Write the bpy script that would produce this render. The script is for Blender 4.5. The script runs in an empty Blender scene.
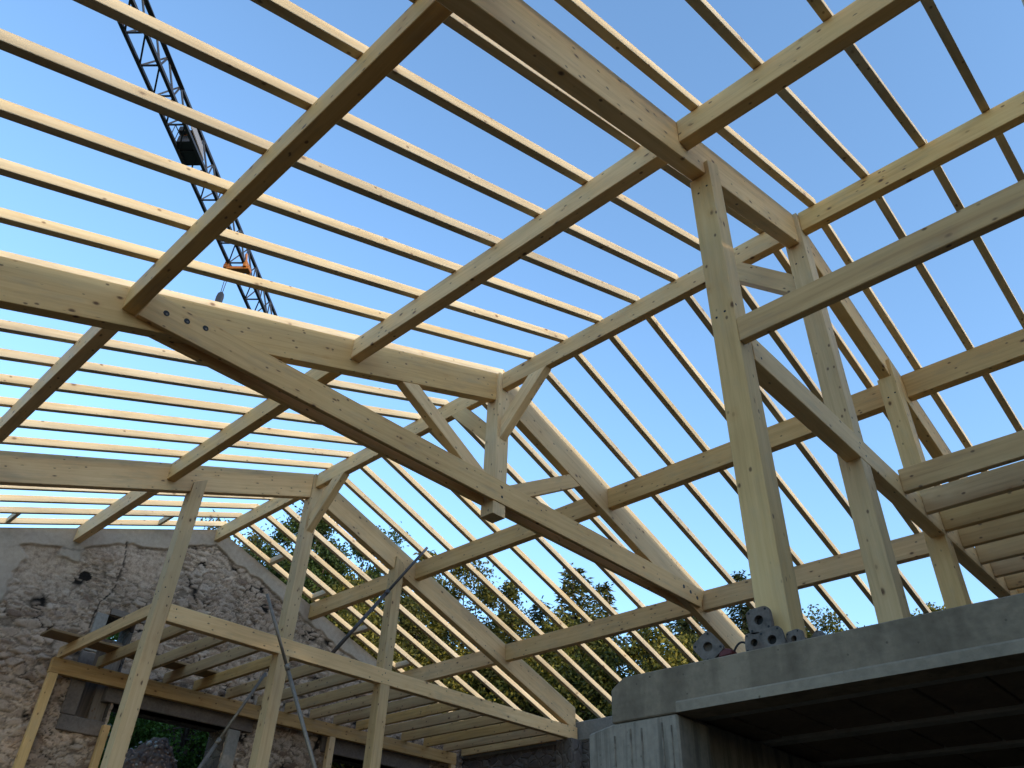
import bpy, bmesh, math, random
import numpy as np
from mathutils import Vector, Matrix, noise

random.seed(7)
rng = np.random.default_rng(11)
scn = bpy.context.scene
col = scn.collection

# ------------------------------------------------------------------ frame of reference
# building axes: x along the ridge (away from the viewer), y across to the right, z up.
def W(p):
    return Vector((p[0], -p[1], p[2]))

SLOPE = 0.3586
def roof(y):
    return -abs(y) * SLOPE
TX = [0.0, 4.0, 7.986]            # the three trusses
TP = 0.1176                       # rafter thickness
HT = TP / 2
DV = 0.3789 / math.cos(math.atan(SLOPE))   # plumb depth of a principal rafter
WALLX = 10.95
NEARX = -6.5
ORD = ['zeroth', 'first', 'second', 'third', 'fourth', 'fifth', 'sixth', 'seventh', 'eighth', 'ninth', 'tenth',
       'eleventh', 'twelfth', 'thirteenth', 'fourteenth', 'fifteenth', 'sixteenth']

# ------------------------------------------------------------------ object helpers
def tag(o, label=None, cat=None, group=None, kind=None):
    if label: o['label'] = label
    if cat: o['category'] = cat
    if group: o['group'] = group
    if kind: o['kind'] = kind
    return o

def empty(name, loc, label, cat, group=None):
    o = bpy.data.objects.new(name, None)
    o.empty_display_size = 0.2
    col.objects.link(o)
    o.location = W(loc)
    return tag(o, label, cat, group)

def link(name, me, mat, parent=None, M=None):
    o = bpy.data.objects.new(name, me)
    col.objects.link(o)
    if mat is not None:
        for m in (mat if isinstance(mat, (list, tuple)) else [mat]):
            me.materials.append(m)
    M = M or Matrix.Identity(4)
    if parent is not None:
        P = Matrix.Identity(4)
        q = parent
        while q is not None:
            P = Matrix.Translation(q.location) @ q.rotation_euler.to_matrix().to_4x4() @ P if q.type == 'EMPTY' else q.matrix_basis @ P
            q = q.parent
        o.parent = parent
        M = P.inverted() @ M
    o.matrix_basis = M
    return o

def bm_prism(bm, pts, ext, bev=0.0):
    """polygon (world Vectors) extruded by ext into bm"""
    vs = [bm.verts.new(p) for p in pts]
    ws = [bm.verts.new(p + ext) for p in pts]
    n = len(pts)
    fs = [bm.faces.new(vs), bm.faces.new(list(reversed(ws)))]
    for i in range(n):
        j = (i + 1) % n
        fs.append(bm.faces.new((vs[j], vs[i], ws[i], ws[j])))
    bmesh.ops.recalc_face_normals(bm, faces=fs)
    if bev:
        es = set(e for f in fs for e in f.edges)
        bmesh.ops.bevel(bm, geom=list(es), offset=bev, segments=1, affect='EDGES', clamp_overlap=True)

def member(name, prisms, axis, mat, parent=None, bev=0.004):
    """prisms: list of (polygon in building coords, extrusion vector). axis: grain direction.
    The mesh is stored in a frame whose local X runs with the grain."""
    ax = W(axis).normalized()
    ez = W(prisms[0][1])
    ez = (ez - ax * ez.dot(ax))
    if ez.length < 1e-6:
        ez = ax.orthogonal()
    ez.normalize()
    ey = ez.cross(ax).normalized()
    c = Vector((0, 0, 0)); n = 0
    for poly, ext in prisms:
        for p in poly:
            c += W(p) + W(ext) * 0.5; n += 1
    c /= n
    M = Matrix((ax, ey, ez)).transposed().to_4x4()
    M.translation = c
    Mi = M.inverted()
    bm = bmesh.new()
    for poly, ext in prisms:
        bm_prism(bm, [Mi @ W(p) for p in poly], Mi.to_3x3() @ W(ext), bev)
    me = bpy.data.meshes.new(name)
    bm.to_mesh(me); bm.free()
    return link(name, me, mat, parent, M)

def boxp(x0, x1, y0, y1, z0, z1):
    return ([(x0, y0, z0), (x1, y0, z0), (x1, y1, z0), (x0, y1, z0)], (0, 0, z1 - z0))

def box(name, b, axis, mat, parent=None, bev=0.004):
    return member(name, [boxp(*b)], axis, mat, parent, bev)

def tube_bm(bm, a, b, r0, r1=None, seg=12, cap=True):
    r1 = r0 if r1 is None else r1
    d = (b - a); L = d.length
    q = d.to_track_quat('Z', 'Y').to_matrix().to_4x4()
    q.translation = a
    v0 = []; v1 = []
    for i in range(seg):
        t = 2 * math.pi * i / seg
        v0.append(bm.verts.new(q @ Vector((r0 * math.cos(t), r0 * math.sin(t), 0))))
        v1.append(bm.verts.new(q @ Vector((r1 * math.cos(t), r1 * math.sin(t), L))))
    for i in range(seg):
        j = (i + 1) % seg
        f = bm.faces.new((v0[i], v0[j], v1[j], v1[i])); f.smooth = True
    if cap:
        bm.faces.new(list(reversed(v0))); bm.faces.new(v1)

def bar_bm(bm, a, b, w, h=None):
    """square bar between two points"""
    h = h or w
    d = (b - a); L = d.length
    q = d.to_track_quat('Z', 'Y').to_matrix().to_4x4(); q.translation = a
    pts = [q @ Vector((sx * w / 2, sy * h / 2, 0)) for sx, sy in ((-1, -1), (1, -1), (1, 1), (-1, 1))]
    bm_prism(bm, pts, d)

def bm_obj(name, bm, mat, parent=None):
    me = bpy.data.meshes.new(name)
    bm.to_mesh(me); bm.free()
    return link(name, me, mat, parent)

# ------------------------------------------------------------------ materials
def newmat(name):
    m = bpy.data.materials.new(name); m.use_nodes = True
    nt = m.node_tree; nt.nodes.clear()
    out = nt.nodes.new('ShaderNodeOutputMaterial')
    bs = nt.nodes.new('ShaderNodeBsdfPrincipled')
    nt.links.new(bs.outputs[0], out.inputs[0])
    return m, nt, bs

class NT:
    def __init__(s, nt): s.nt = nt
    def n(s, t, **k):
        nd = s.nt.nodes.new('ShaderNode' + t)
        for a, b in k.items(): setattr(nd, a, b)
        return nd
    def put(s, sock, v):
        if isinstance(v, bpy.types.NodeSocket): s.nt.links.new(v, sock)
        else: sock.default_value = v
    def math(s, op, a, b=None, clamp=False):
        nd = s.n('Math', operation=op, use_clamp=clamp); s.put(nd.inputs[0], a)
        if b is not None: s.put(nd.inputs[1], b)
        return nd.outputs[0]
    def vmath(s, op, a, b=None):
        nd = s.n('VectorMath', operation=op); s.put(nd.inputs[0], a)
        if b is not None: s.put(nd.inputs[1], b)
        return nd.outputs[0]
    def noise(s, vec, scale, detail=3, rough=0.55):
        nd = s.n('TexNoise'); s.put(nd.inputs['Vector'], vec); nd.inputs['Scale'].default_value = scale
        nd.inputs['Detail'].default_value = detail; nd.inputs['Roughness'].default_value = rough
        return nd.outputs['Fac']
    def vor(s, vec, scale, feature='F1', out='Distance', rnd=1.0):
        nd = s.n('TexVoronoi', feature=feature); s.put(nd.inputs['Vector'], vec); nd.inputs['Scale'].default_value = scale
        if 'Randomness' in nd.inputs: nd.inputs['Randomness'].default_value = rnd
        return nd.outputs[out]
    def ramp(s, fac, stops):
        nd = s.n('ValToRGB'); s.put(nd.inputs[0], fac)
        el = nd.color_ramp.elements
        while len(el) < len(stops): el.new(0.5)
        for e, (p, c) in zip(el, stops):
            e.position = p; e.color = (c[0], c[1], c[2], 1) if len(c) == 3 else c
        return nd.outputs[0]
    def mix(s, fac, a, b, blend='MIX'):
        nd = s.n('Mix', data_type='RGBA', blend_type=blend)
        s.put(nd.inputs[0], fac); s.put(nd.inputs[6], a); s.put(nd.inputs[7], b)
        return nd.outputs[2]
    def map(s, v, a, b, c=0.0, d=1.0):
        nd = s.n('MapRange'); s.put(nd.inputs[0], v)
        nd.inputs[1].default_value = a; nd.inputs[2].default_value = b
        nd.inputs[3].default_value = c; nd.inputs[4].default_value = d
        return nd.outputs[0]
    def bump(s, h, strength, dist):
        nd = s.n('Bump'); s.put(nd.inputs['Height'], h)
        nd.inputs['Strength'].default_value = strength; nd.inputs['Distance'].default_value = dist
        return nd.outputs[0]

def C(r, g, b): return (r, g, b, 1)

def wood_material(name, light, mid, dark, knot=(0.12, 0.055, 0.025), knots=1.0, lam=1.0, stain=None):
    m, nt, bs = newmat(name); t = NT(nt)
    tc = t.n('TexCoord').outputs['Object']
    rnd = t.n('ObjectInfo').outputs['Random']
    off = t.n('CombineXYZ')
    t.put(off.inputs[0], t.math('MULTIPLY', rnd, 37.0)); t.put(off.inputs[1], t.math('MULTIPLY', rnd, 91.0)); t.put(off.inputs[2], t.math('MULTIPLY', rnd, 53.0))
    v = t.vmath('ADD', tc, off.outputs[0])
    # slow warp so the grain wanders
    wn = t.n('TexNoise'); t.put(wn.inputs['Vector'], v); wn.inputs['Scale'].default_value = 1.3
    warp = t.vmath('MULTIPLY', t.vmath('SUBTRACT', wn.outputs['Color'], (0.5, 0.5, 0.5)), (0.0, 0.05, 0.05))
    vw = t.vmath('ADD', v, warp)
    # lamella index along the depth (local y)
    sep = t.n('SeparateXYZ'); t.put(sep.inputs[0], v)
    fl = t.math('FLOOR', t.math('DIVIDE', sep.outputs[1], 0.047))
    wnoise = t.n('TexWhiteNoise', noise_dimensions='1D'); t.put(wnoise.inputs['W'], fl)
    lamv = t.math('MULTIPLY', t.math('SUBTRACT', wnoise.outputs['Value'], 0.5), 0.34 * lam)
    sh = t.n('CombineXYZ'); t.put(sh.inputs[0], t.math('MULTIPLY', wnoise.outputs['Value'], 9.0 * lam))
    vg = t.vmath('ADD', vw, sh.outputs[0])
    g1 = t.noise(t.vmath('MULTIPLY', vg, (1.1, 26.0, 26.0)), 1.0, 4 if lam else 1, 0.6)
    g2 = t.noise(t.vmath('MULTIPLY', vg, (3.0, 120.0, 120.0)), 1.0, 2, 0.5)
    big = t.noise(v, 0.9, 3, 0.6)
    f = t.math('ADD', t.math('ADD', t.math('MULTIPLY', g1, 0.75), t.math('MULTIPLY', g2, 0.25)), lamv)
    f = t.math('ADD', f, t.math('MULTIPLY', t.math('SUBTRACT', big, 0.5), 0.5))
    c = t.ramp(f, [(0.2, dark), (0.5, mid), (0.78, light)])
    # knots
    kv = t.vmath('MULTIPLY', vg, (0.62, 1.0, 1.0))
    kd = t.vor(kv, 6.0)
    kmask = t.map(kd, 0.055, 0.125, 1.0, 0.0)
    kd2 = t.vor(t.vmath('ADD', kv, (4.3, 2.7, 1.1)), 11.0)
    kmask2 = t.map(kd2, 0.075, 0.14, 0.9, 0.0)
    km = t.math('MULTIPLY', t.math('MAXIMUM', kmask, kmask2), 0.92 * knots)
    halo = t.math('MULTIPLY', t.map(kd, 0.10, 0.28, 1.0, 0.0), 0.28 * knots)
    c = t.mix(halo, c, C(mid[0] * .8, mid[1] * .62, mid[2] * .45))
    c = t.mix(km, c, C(*knot))
    # per piece tone and grey weathering
    br = t.math('ADD', 0.83, t.math('MULTIPLY', rnd, 0.29))
    hs = t.n('HueSaturation'); t.put(hs.inputs['Color'], c); t.put(hs.inputs['Value'], br)
    rr = t.math('FRACT', t.math('MULTIPLY', rnd, 7.13))
    t.put(hs.inputs['Saturation'], t.math('ADD', 0.90, t.math('MULTIPLY', rr, 0.17)))
    c = hs.outputs[0]
    dirt = t.map(t.noise(t.vmath('MULTIPLY', v, (0.8, 3.0, 3.0)), 2.2, 4, 0.65), 0.52, 0.72, 0.0, 0.32)
    c = t.mix(dirt, c, C(*(stain or (0.25, 0.21, 0.16))))
    t.put(bs.inputs['Base Color'], c)
    t.put(bs.inputs['Roughness'], t.map(g1, 0.2, 0.8, 0.55, 0.75))
    bs.inputs['Specular IOR Level'].default_value = 0.3
    t.put(bs.inputs['Normal'], t.bump(t.math('ADD', g1, t.math('MULTIPLY', km, -0.6)), 0.12, 0.002))
    return m

GLULAM = wood_material('glulam_spruce', (0.83, 0.565, 0.268), (0.74, 0.47, 0.203), (0.57, 0.33, 0.125), lam=0.25)
SPRUCE = wood_material('rafter_spruce', (0.66, 0.53, 0.35), (0.58, 0.445, 0.265), (0.45, 0.32, 0.165), lam=0.0, knots=0.9)
POSTW = wood_material('post_spruce', (0.75, 0.53, 0.275), (0.66, 0.44, 0.208), (0.50, 0.31, 0.13), lam=0.25, knots=1.0, stain=(0.38, 0.31, 0.215))
JOISTW = wood_material('joist_spruce', (0.69, 0.455, 0.205), (0.595, 0.365, 0.15), (0.44, 0.25, 0.092), lam=0.0)
BOARDW = wood_material('scaffold_board', (0.36, 0.25, 0.13), (0.28, 0.18, 0.085), (0.18, 0.11, 0.05), lam=0.0)
OLDWOOD = wood_material('old_grey_wood', (0.24, 0.2, 0.16), (0.18, 0.145, 0.115), (0.1, 0.08, 0.06), lam=0.0)

def concrete_material(name, base, dark, streaks=0.0, sdir=(1.2, 26.0, 26.0)):
    m, nt, bs = newmat(name); t = NT(nt)
    tc = t.n('TexCoord').outputs['Object']
    n1 = t.noise(tc, 3.2, 6, 0.65); n2 = t.noise(tc, 26.0, 4, 0.6)
    n3 = t.noise(tc, 0.9, 3, 0.5)
    f = t.math('ADD', t.math('MULTIPLY', n1, 0.45), t.math('ADD', t.math('MULTIPLY', n2, 0.35), t.math('MULTIPLY', n3, 0.2)))
    c = t.ramp(f, [(0.36, dark), (0.62, base)])
    pits = t.map(t.vor(tc, 17.0), 0.05, 0.12, 0.75, 0.0)
    pitm = t.math('MULTIPLY', pits, t.map(n1, 0.42, 0.6, 0.0, 1.0))
    c = t.mix(pitm, c, C(dark[0] * .35, dark[1] * .35, dark[2] * .35))
    h = t.math('SUBTRACT', t.math('ADD', t.math('MULTIPLY', n1, 0.5), t.math('MULTIPLY', n2, 0.3)), t.math('MULTIPLY', pitm, 0.6))
    if streaks:
        s1 = t.noise(t.vmath('MULTIPLY', tc, sdir), 1.0, 3, 0.6)
        c = t.mix(t.map(s1, 0.48, 0.62, 0.0, streaks), c, C(dark[0] * .4, dark[1] * .4, dark[2] * .4))
        c = t.mix(t.map(s1, 0.40, 0.30, 0.0, streaks * .5), c, C(min(1, base[0] * 1.35), min(1, base[1] * 1.35), min(1, base[2] * 1.35)))
        h = t.math('ADD', h, t.math('MULTIPLY', s1, -1.2 * streaks))
    t.put(bs.inputs['Base Color'], c)
    bs.inputs['Roughness'].default_value = 0.88
    bs.inputs['Specular IOR Level'].default_value = 0.25
    t.put(bs.inputs['Normal'], t.bump(h, 0.55, 0.012))
    return m

CONC = concrete_material('cast_concrete', (0.27, 0.21, 0.145), (0.15, 0.115, 0.08), streaks=0.3, sdir=(7.0, 1.0, 7.0))
CONC_LIP = concrete_material('lip_concrete', (0.31, 0.25, 0.18), (0.19, 0.152, 0.11))  # paler copy of the beam concrete, paints in light caught by the lip
CONC_STREAK = concrete_material('board_marked_concrete', (0.315, 0.262, 0.205), (0.19, 0.16, 0.126), streaks=0.6, sdir=(1.0, 15.0, 15.0))
CONC_PALE = concrete_material('pale_concrete', (0.34, 0.315, 0.275), (0.22, 0.20, 0.175))
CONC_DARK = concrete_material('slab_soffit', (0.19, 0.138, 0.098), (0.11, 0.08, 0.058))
LINTEL = concrete_material('lintel_concrete', (0.20, 0.165, 0.14), (0.11, 0.09, 0.078))

def stone_material(name):
    m, nt, bs = newmat(name); t = NT(nt)
    tc = t.n('TexCoord').outputs['Object']
    tcd = t.vmath('ADD', tc, t.vmath('MULTIPLY', t.vmath('SUBTRACT', (lambda nd: (t.put(nd.inputs['Vector'], tc), nd.inputs['Scale'].__setattr__('default_value', 3.0), nd.outputs['Color'])[2])(t.n('TexNoise')), (0.5, 0.5, 0.5)), (0.16, 0.16, 0.16)))
    v = t.vmath('MULTIPLY', tcd, (1.0, 1.0, 1.7))
    d = t.vor(v, 4.2, 'DISTANCE_TO_EDGE')
    cid = t.vor(v, 4.2, 'F1', 'Color')
    sp = t.n('SeparateColor'); t.put(sp.inputs[0], cid)
    stone = t.ramp(sp.outputs[0], [(0.0, (0.10, 0.078, 0.07)), (0.35, (0.17, 0.138, 0.12)), (0.7, (0.22, 0.188, 0.165)), (1.0, (0.16, 0.142, 0.135))])
    n = t.noise(tc, 9.0, 6, 0.7)
    mort = t.ramp(n, [(0.3, (0.15, 0.125, 0.105)), (0.7, (0.26, 0.22, 0.19))])
    c = t.mix(t.map(d, 0.03, 0.10, 0.0, 1.0), mort, stone)
    c = t.mix(t.map(n, 0.35, 0.7, 0.35, 0.0), c, C(0.06, 0.05, 0.045))
    t.put(bs.inputs['Base Color'], c); bs.inputs['Roughness'].default_value = 0.95
    bs.inputs['Specular IOR Level'].default_value = 0.15
    t.put(bs.inputs['Normal'], t.bump(t.math('ADD', t.map(d, 0.0, 0.12), t.math('MULTIPLY', n, 0.5)), 0.8, 0.03))
    return m
STONE = stone_material('rubble_masonry')

def gable_material():
    """reads the per-vertex stone layout made with the relief"""
    m, nt, bs = newmat('gable_masonry'); t = NT(nt)
    tc = t.n('TexCoord').outputs['Object']
    def at(n_):
        a = t.n('Attribute', attribute_name=n_, attribute_type='GEOMETRY'); return a.outputs['Fac']
    joint, tone, rend, dark = at('joint'), at('tone'), at('render'), at('dark')
    n = t.noise(tc, 14.0, 6, 0.72); nf = t.noise(tc, 60.0, 4, 0.7); nb = t.noise(tc, 1.1, 4, 0.6)
    stone = t.ramp(tone, [(0.0, (0.17, 0.107, 0.074)), (0.2, (0.37, 0.27, 0.195)), (0.5, (0.50, 0.375, 0.275)), (0.8, (0.45, 0.352, 0.272)), (1.0, (0.58, 0.45, 0.34))])
    mort = t.ramp(n, [(0.3, (0.41, 0.295, 0.2)), (0.7, (0.66, 0.505, 0.37))])
    c = t.mix(joint, stone, mort)
    c = t.mix(t.map(n, 0.3, 0.5, 0.55, 0.0), c, C(0.075, 0.06, 0.053))
    c = t.mix(t.map(nf, 0.55, 0.75, 0.0, 0.35), c, C(0.58, 0.49, 0.42))
    rc = t.ramp(t.math('ADD', t.math('MULTIPLY', n, 0.5), t.math('MULTIPLY', nb, 0.5)), [(0.35, (0.36, 0.285, 0.215)), (0.65, (0.54, 0.445, 0.35))])
    c = t.mix(rend, c, rc)
    c = t.mix(t.map(nb, 0.45, 0.7, 0.0, 0.3), c, C(0.22, 0.165, 0.12))
    c = t.mix(dark, c, C(0.018, 0.014, 0.012))  # shade of crack, hole and deep joints painted near black
    t.put(bs.inputs['Base Color'], c); bs.inputs['Roughness'].default_value = 0.95
    bs.inputs['Specular IOR Level'].default_value = 0.15
    amp = t.math('SUBTRACT', 1.0, t.math('MULTIPLY', rend, 0.8))
    t.put(bs.inputs['Normal'], t.bump(t.math('MULTIPLY', t.math('ADD', n, t.math('MULTIPLY', nf, 0.5)), amp), 0.9, 0.02))
    return m
GABLE = gable_material()

def simple_metal(name, col_, rough, metal, var=0.25, rust=0.0):
    m, nt, bs = newmat(name); t = NT(nt)
    tc = t.n('TexCoord').outputs['Object']
    n = t.noise(tc, 18.0, 5, 0.65)
    c = t.ramp(n, [(0.3, tuple(x * (1 - var) for x in col_)), (0.7, tuple(min(1, x * (1 + var)) for x in col_))])
    if rust:
        c = t.mix(t.map(t.noise(tc, 7.0, 5, 0.7), 0.5, 0.65, 0.0, rust), c, C(0.12, 0.05, 0.025))
    t.put(bs.inputs['Base Color'], c); bs.inputs['Metallic'].default_value = metal
    t.put(bs.inputs['Roughness'], t.map(n, 0.3, 0.7, rough - .08, rough + .12))
    t.put(bs.inputs['Normal'], t.bump(n, 0.2, 0.003))
    return m
GALV = simple_metal('galvanised_steel', (0.24, 0.205, 0.165), 0.5, 0.55, rust=0.15)
DARKSTEEL = simple_metal('dark_weathered_steel', (0.09, 0.085, 0.085), 0.6, 0.5, rust=0.4)
DUSTY = simple_metal('cement_dusted_steel', (0.145, 0.122, 0.105), 0.9, 0.05, 0.5, rust=0.35)
BLACK = simple_metal('hole_black', (0.012, 0.012, 0.013), 0.6, 0.2)  # near black, paints the dark inside of holes and gaps
CRANE = simple_metal('crane_dark_paint', (0.022, 0.027, 0.04), 0.6, 0.1)
CRANE_GREY = simple_metal('crane_grey_panel', (0.20, 0.20, 0.21), 0.6, 0.1)
CRANE_OR = simple_metal('crane_orange_paint', (0.33, 0.12, 0.02), 0.55, 0.1, rust=0.3)
RED = simple_metal('red_paint', (0.10, 0.014, 0.013), 0.55, 0.1)
RUBBER = simple_metal('black_rubber', (0.012, 0.011, 0.011), 0.7, 0.0)

def foliage_material(name, a, b, c_):
    m = bpy.data.materials.new(name); m.use_nodes = True
    nt = m.node_tree; nt.nodes.clear(); t = NT(nt)
    out = t.n('OutputMaterial')
    geo = t.n('NewGeometry'); tc = t.n('TexCoord').outputs['Object']
    f = t.math('ADD', t.math('MULTIPLY', geo.outputs['Random Per Island'], 0.5), t.math('MULTIPLY', t.noise(tc, 1.3, 3, 0.6), 0.6))
    c = t.ramp(f, [(0.25, a), (0.55, b), (0.85, c_)])
    d = t.n('BsdfPrincipled'); t.put(d.inputs['Base Color'], c); d.inputs['Roughness'].default_value = 0.6
    d.inputs['Specular IOR Level'].default_value = 0.25
    tr = t.n('BsdfTranslucent'); t.put(tr.inputs['Color'], t.mix(0.5, c, C(0.12, 0.13, 0.02)))
    mx = t.n('MixShader'); mx.inputs[0].default_value = 0.25
    nt.links.new(d.outputs[0], mx.inputs[1]); nt.links.new(tr.outputs[0], mx.inputs[2]); nt.links.new(mx.outputs[0], out.inputs[0])
    return m
FOL_DARK = foliage_material('conifer_needles', (0.012, 0.020, 0.009), (0.024, 0.036, 0.013), (0.05, 0.058, 0.017))
FOL_OLIVE = foliage_material('olive_needles', (0.02, 0.026, 0.008), (0.06, 0.064, 0.014), (0.20, 0.175, 0.028))  # brightest olive tone paints in warm sunlit patches
FOL_YEL = foliage_material('sunlit_yellow_leaves', (0.03, 0.034, 0.008), (0.10, 0.097, 0.016), (0.30, 0.245, 0.034))  # yellow tint puts warm sunlight into the leaf colour
FOL_GREEN = foliage_material('broad_leaves', (0.016, 0.03, 0.008), (0.036, 0.062, 0.014), (0.075, 0.11, 0.024))
m, nt, bs = newmat('bark'); t = NT(nt)
t.put(bs.inputs['Base Color'], t.ramp(t.noise(t.vmath('MULTIPLY', t.n('TexCoord').outputs['Object'], (9., 9., 2.)), 1.0, 5, .7), [(.3, (.03, .022, .016)), (.7, (.10, .08, .06))]))
bs.inputs['Roughness'].default_value = .9
BARK = m
FOL_HEDGE = foliage_material('hedge_leaves', (0.04, 0.085, 0.012), (0.09, 0.18, 0.025), (0.16, 0.28, 0.045))  # green raised to stand in for sun the shrubs don't get
m, nt, bs = newmat('earth_and_grass'); t = NT(nt)
_n = t.noise(t.n('TexCoord').outputs['Object'], 0.8, 8, .7)
_sp = t.n('SeparateXYZ'); t.put(_sp.inputs[0], t.n('TexCoord').outputs['Object'])
_in = t.math('MULTIPLY', t.math('LESS_THAN', _sp.outputs[0], 11.2), t.math('MULTIPLY', t.math('GREATER_THAN', _sp.outputs[1], -6.8), t.math('MULTIPLY', t.math('LESS_THAN', _sp.outputs[1], 22.0), t.math('GREATER_THAN', _sp.outputs[0], -22.0))))
_gr = t.ramp(t.noise(t.n('TexCoord').outputs['Object'], 14.0, 6, .7), [(.3, (.085, .053, .026)), (.7, (.15, .098, .05))])  # unseen floor, coloured warm to bounce light onto the undersides
t.put(bs.inputs['Base Color'], t.mix(_in, t.ramp(_n, [(.3, (.03, .032, .014)), (.55, (.055, .062, .024)), (.75, (.09, .078, .045))]), _gr))
t.put(bs.inputs['Normal'], t.bump(t.noise(t.n('TexCoord').outputs['Object'], 6.0, 6, .7), .8, .1))
bs.inputs['Roughness'].default_value = .95
EARTH = m
m, nt, bs = newmat('rubble_debris'); t = NT(nt)
_v = t.n('TexCoord').outputs['Object']
t.put(bs.inputs['Base Color'], t.mix(t.map(t.vor(_v, 13.0, 'F1', 'Distance'), .1, .35, .0, .8), t.ramp(t.noise(_v, 22.0, 5, .7), [(.3, (.42, .23, .15)), (.7, (.78, .50, .36))]), C(.11, .078, .06)))
t.put(bs.inputs['Normal'], t.bump(t.vor(_v, 13.0), .9, .05)); bs.inputs['Roughness'].default_value = .95
DEBRIS = m
m, nt, bs = newmat('white_plaster_lump'); t = NT(nt)
t.put(bs.inputs['Base Color'], t.ramp(t.noise(t.n('TexCoord').outputs['Object'], 20., 3, .6), [(.3, (.45, .42, .38)), (.7, (.7, .67, .63))]))
bs.inputs['Roughness'].default_value = .9
PLASTER = m

# ------------------------------------------------------------------ trusses
SIDE = {-1: 'left', 1: 'right'}
def principal(parent, tx, side, yin, yout):
    """principal rafter as a plumb-cut prism; side -1 left, +1 right"""
    ya, yb = side * yin, side * yout
    poly = [(tx - HT, ya, roof(ya)), (tx - HT, yb, roof(yb)), (tx - HT, yb, roof(yb) - DV), (tx - HT, ya, roof(ya) - DV)]
    o = member('principal_rafter', [(poly, (TP, 0, 0))], (0, 1, -side * SLOPE), GLULAM, parent)
    return o

PX0, PX1 = -0.0957, 0.0787       # post faces relative to the truss line
PH = 0.087
def lapped_post(parent, tx, yc, zb):
    """square post; its front quarter runs on up the face of the rafter"""
    y0, y1 = yc - PH, yc + PH
    s = 1 if yc > 0 else -1
    zt0, zt1 = roof(y0) - DV - .001, roof(y1) - DV - .001
    pr = [([(tx + PX0, y0, zb), (tx + PX0, y1, zb), (tx + PX0, y1, zt1), (tx + PX0, y0, zt0)], (PX1 - PX0, 0, 0))]
    l0, l1 = (-0.945, -0.84) if s < 0 else (-0.80, -0.895)
    pr.append(([(tx + PX0 + .0008, y0 + .0008, zt0 - .02), (tx + PX0 + .0008, y1 - .0008, zt1 - .02), (tx + PX0 + .0008, y1 - .0008, l1), (tx + PX0 + .0008, y0 + .0008, l0)], (-HT - .001 - PX0, 0, 0)))
    return member('post', pr, (0, 0, 1), POSTW, parent)

def ridge_brace(parent, tx, sgn, k=0.0957):
    zb = -0.2625
    face = tx + sgn * (k + .001)
    poly = [(tx + sgn * .83, -.055, zb), (tx + sgn * .55, -.055, zb), (face, -.055, -.735), (face, -.055, -.995)]
    return member('ridge_brace', [(poly, (0, .11, 0))], (sgn, 0, 1), GLULAM, parent)

def floor_beam(parent, tx):
    x0 = tx + PX0 - .004
    o = box('floor_beam', (x0, x0 + .125, -1.79 + PH + .002, 6.24, -2.807, -2.5911), (0, 1, 0), GLULAM, parent)
    return o

SLABZ = -4.72
UPZ = -5.30

# near truss (standing on the concrete floor)
t0 = empty('roof_truss', (0, 0, SLABZ), 'nearest timber truss with three tall square posts standing behind the concrete beam', 'truss', 'roof trusses')
principal(t0, 0, -1, PH, 6.9); principal(t0, 0, 1, PH, 6.95)
lapped_post(t0, 0, -1.79, SLABZ)
box('post', (PX0, PX1, -PH, PH, SLABZ, -.035), (0, 0, 1), POSTW, t0)
lapped_post(t0, 0, 1.761, SLABZ)
floor_beam(t0, 0)
ridge_brace(t0, 0, 1, .0787)

# far truss
t2 = empty('roof_truss', (TX[2], 0, UPZ), 'farthest timber truss with three posts before the old stone gable wall', 'truss', 'roof trusses')
principal(t2, TX[2], -1, PH, 6.9); principal(t2, TX[2], 1, PH, 6.24)
lapped_post(t2, TX[2], -1.79, UPZ)
box('post', (TX[2] + PX0, TX[2] + PX1, -PH, PH, UPZ, -.035), (0, 0, 1), POSTW, t2)
lapped_post(t2, TX[2], 1.761, UPZ)
floor_beam(t2, TX[2])
ridge_brace(t2, TX[2], -1)

# middle truss: open, with a king post and paired tie planks
t1 = empty('roof_truss', (TX[1], 0, -2.0), 'middle open timber truss with king post, struts and paired bolted tie planks', 'truss', 'roof trusses')
X1 = TX[1]
principal(t1, X1, -1, .1, 6.9); principal(t1, X1, 1, .1, 6.95)
box('king_post', (X1 - .1, X1 + .1, -.1, .1, -1.995, -.03), (0, 0, 1), POSTW, t1)
ZT, ZB = -1.553, -1.838
def tie_plank(x0, x1):
    ye0, ye1 = 4.205, 4.30
    poly = [(x0, -ye0, ZT), (x0, ye1, ZT + .0), (x0, ye1, ZB + .22), (x0, ye1 - .11, ZB), (x0, -ye0 - .085, ZB)]
    return member('tie_plank', [(poly, (x1 - x0, 0, 0))], (0, 1, 0), GLULAM, t1)
pl = tie_plank(X1 - HT - .0535, X1 - HT - .0012)
tie_plank(X1 + HT + .0012, X1 + HT + .0535)
for y, z in [(-4.087, -1.693), (-3.907, -1.664), (-3.739, -1.636), (3.774, -1.653), (3.941, -1.684), (4.107, -1.722)]:
    bm = bmesh.new()
    xf = X1 - HT - .0535
    tube_bm(bm, W((xf - .002, y, z)), W((xf + .0, y, z)), .027, seg=16)
    ob = bm_obj('bolt_hole', bm, BLACK, pl)  # black disc on the plank face, drawn for the dark recess
    bm = bmesh.new()
    tube_bm(bm, W((xf - .004, y + .006, z - .006)), W((xf - .001, y + .006, z - .006)), .011, seg=12)
    bm_obj('bolt', bm, DUSTY, pl)
for y, z in [(.015, -1.636), (.022, -1.754)]:
    bm = bmesh.new(); xf = X1 - HT - .0535
    tube_bm(bm, W((xf - .002, y, z)), W((xf + .0, y, z)), .016, seg=14)
    bm_obj('bolt_hole', bm, BLACK, pl)
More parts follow.
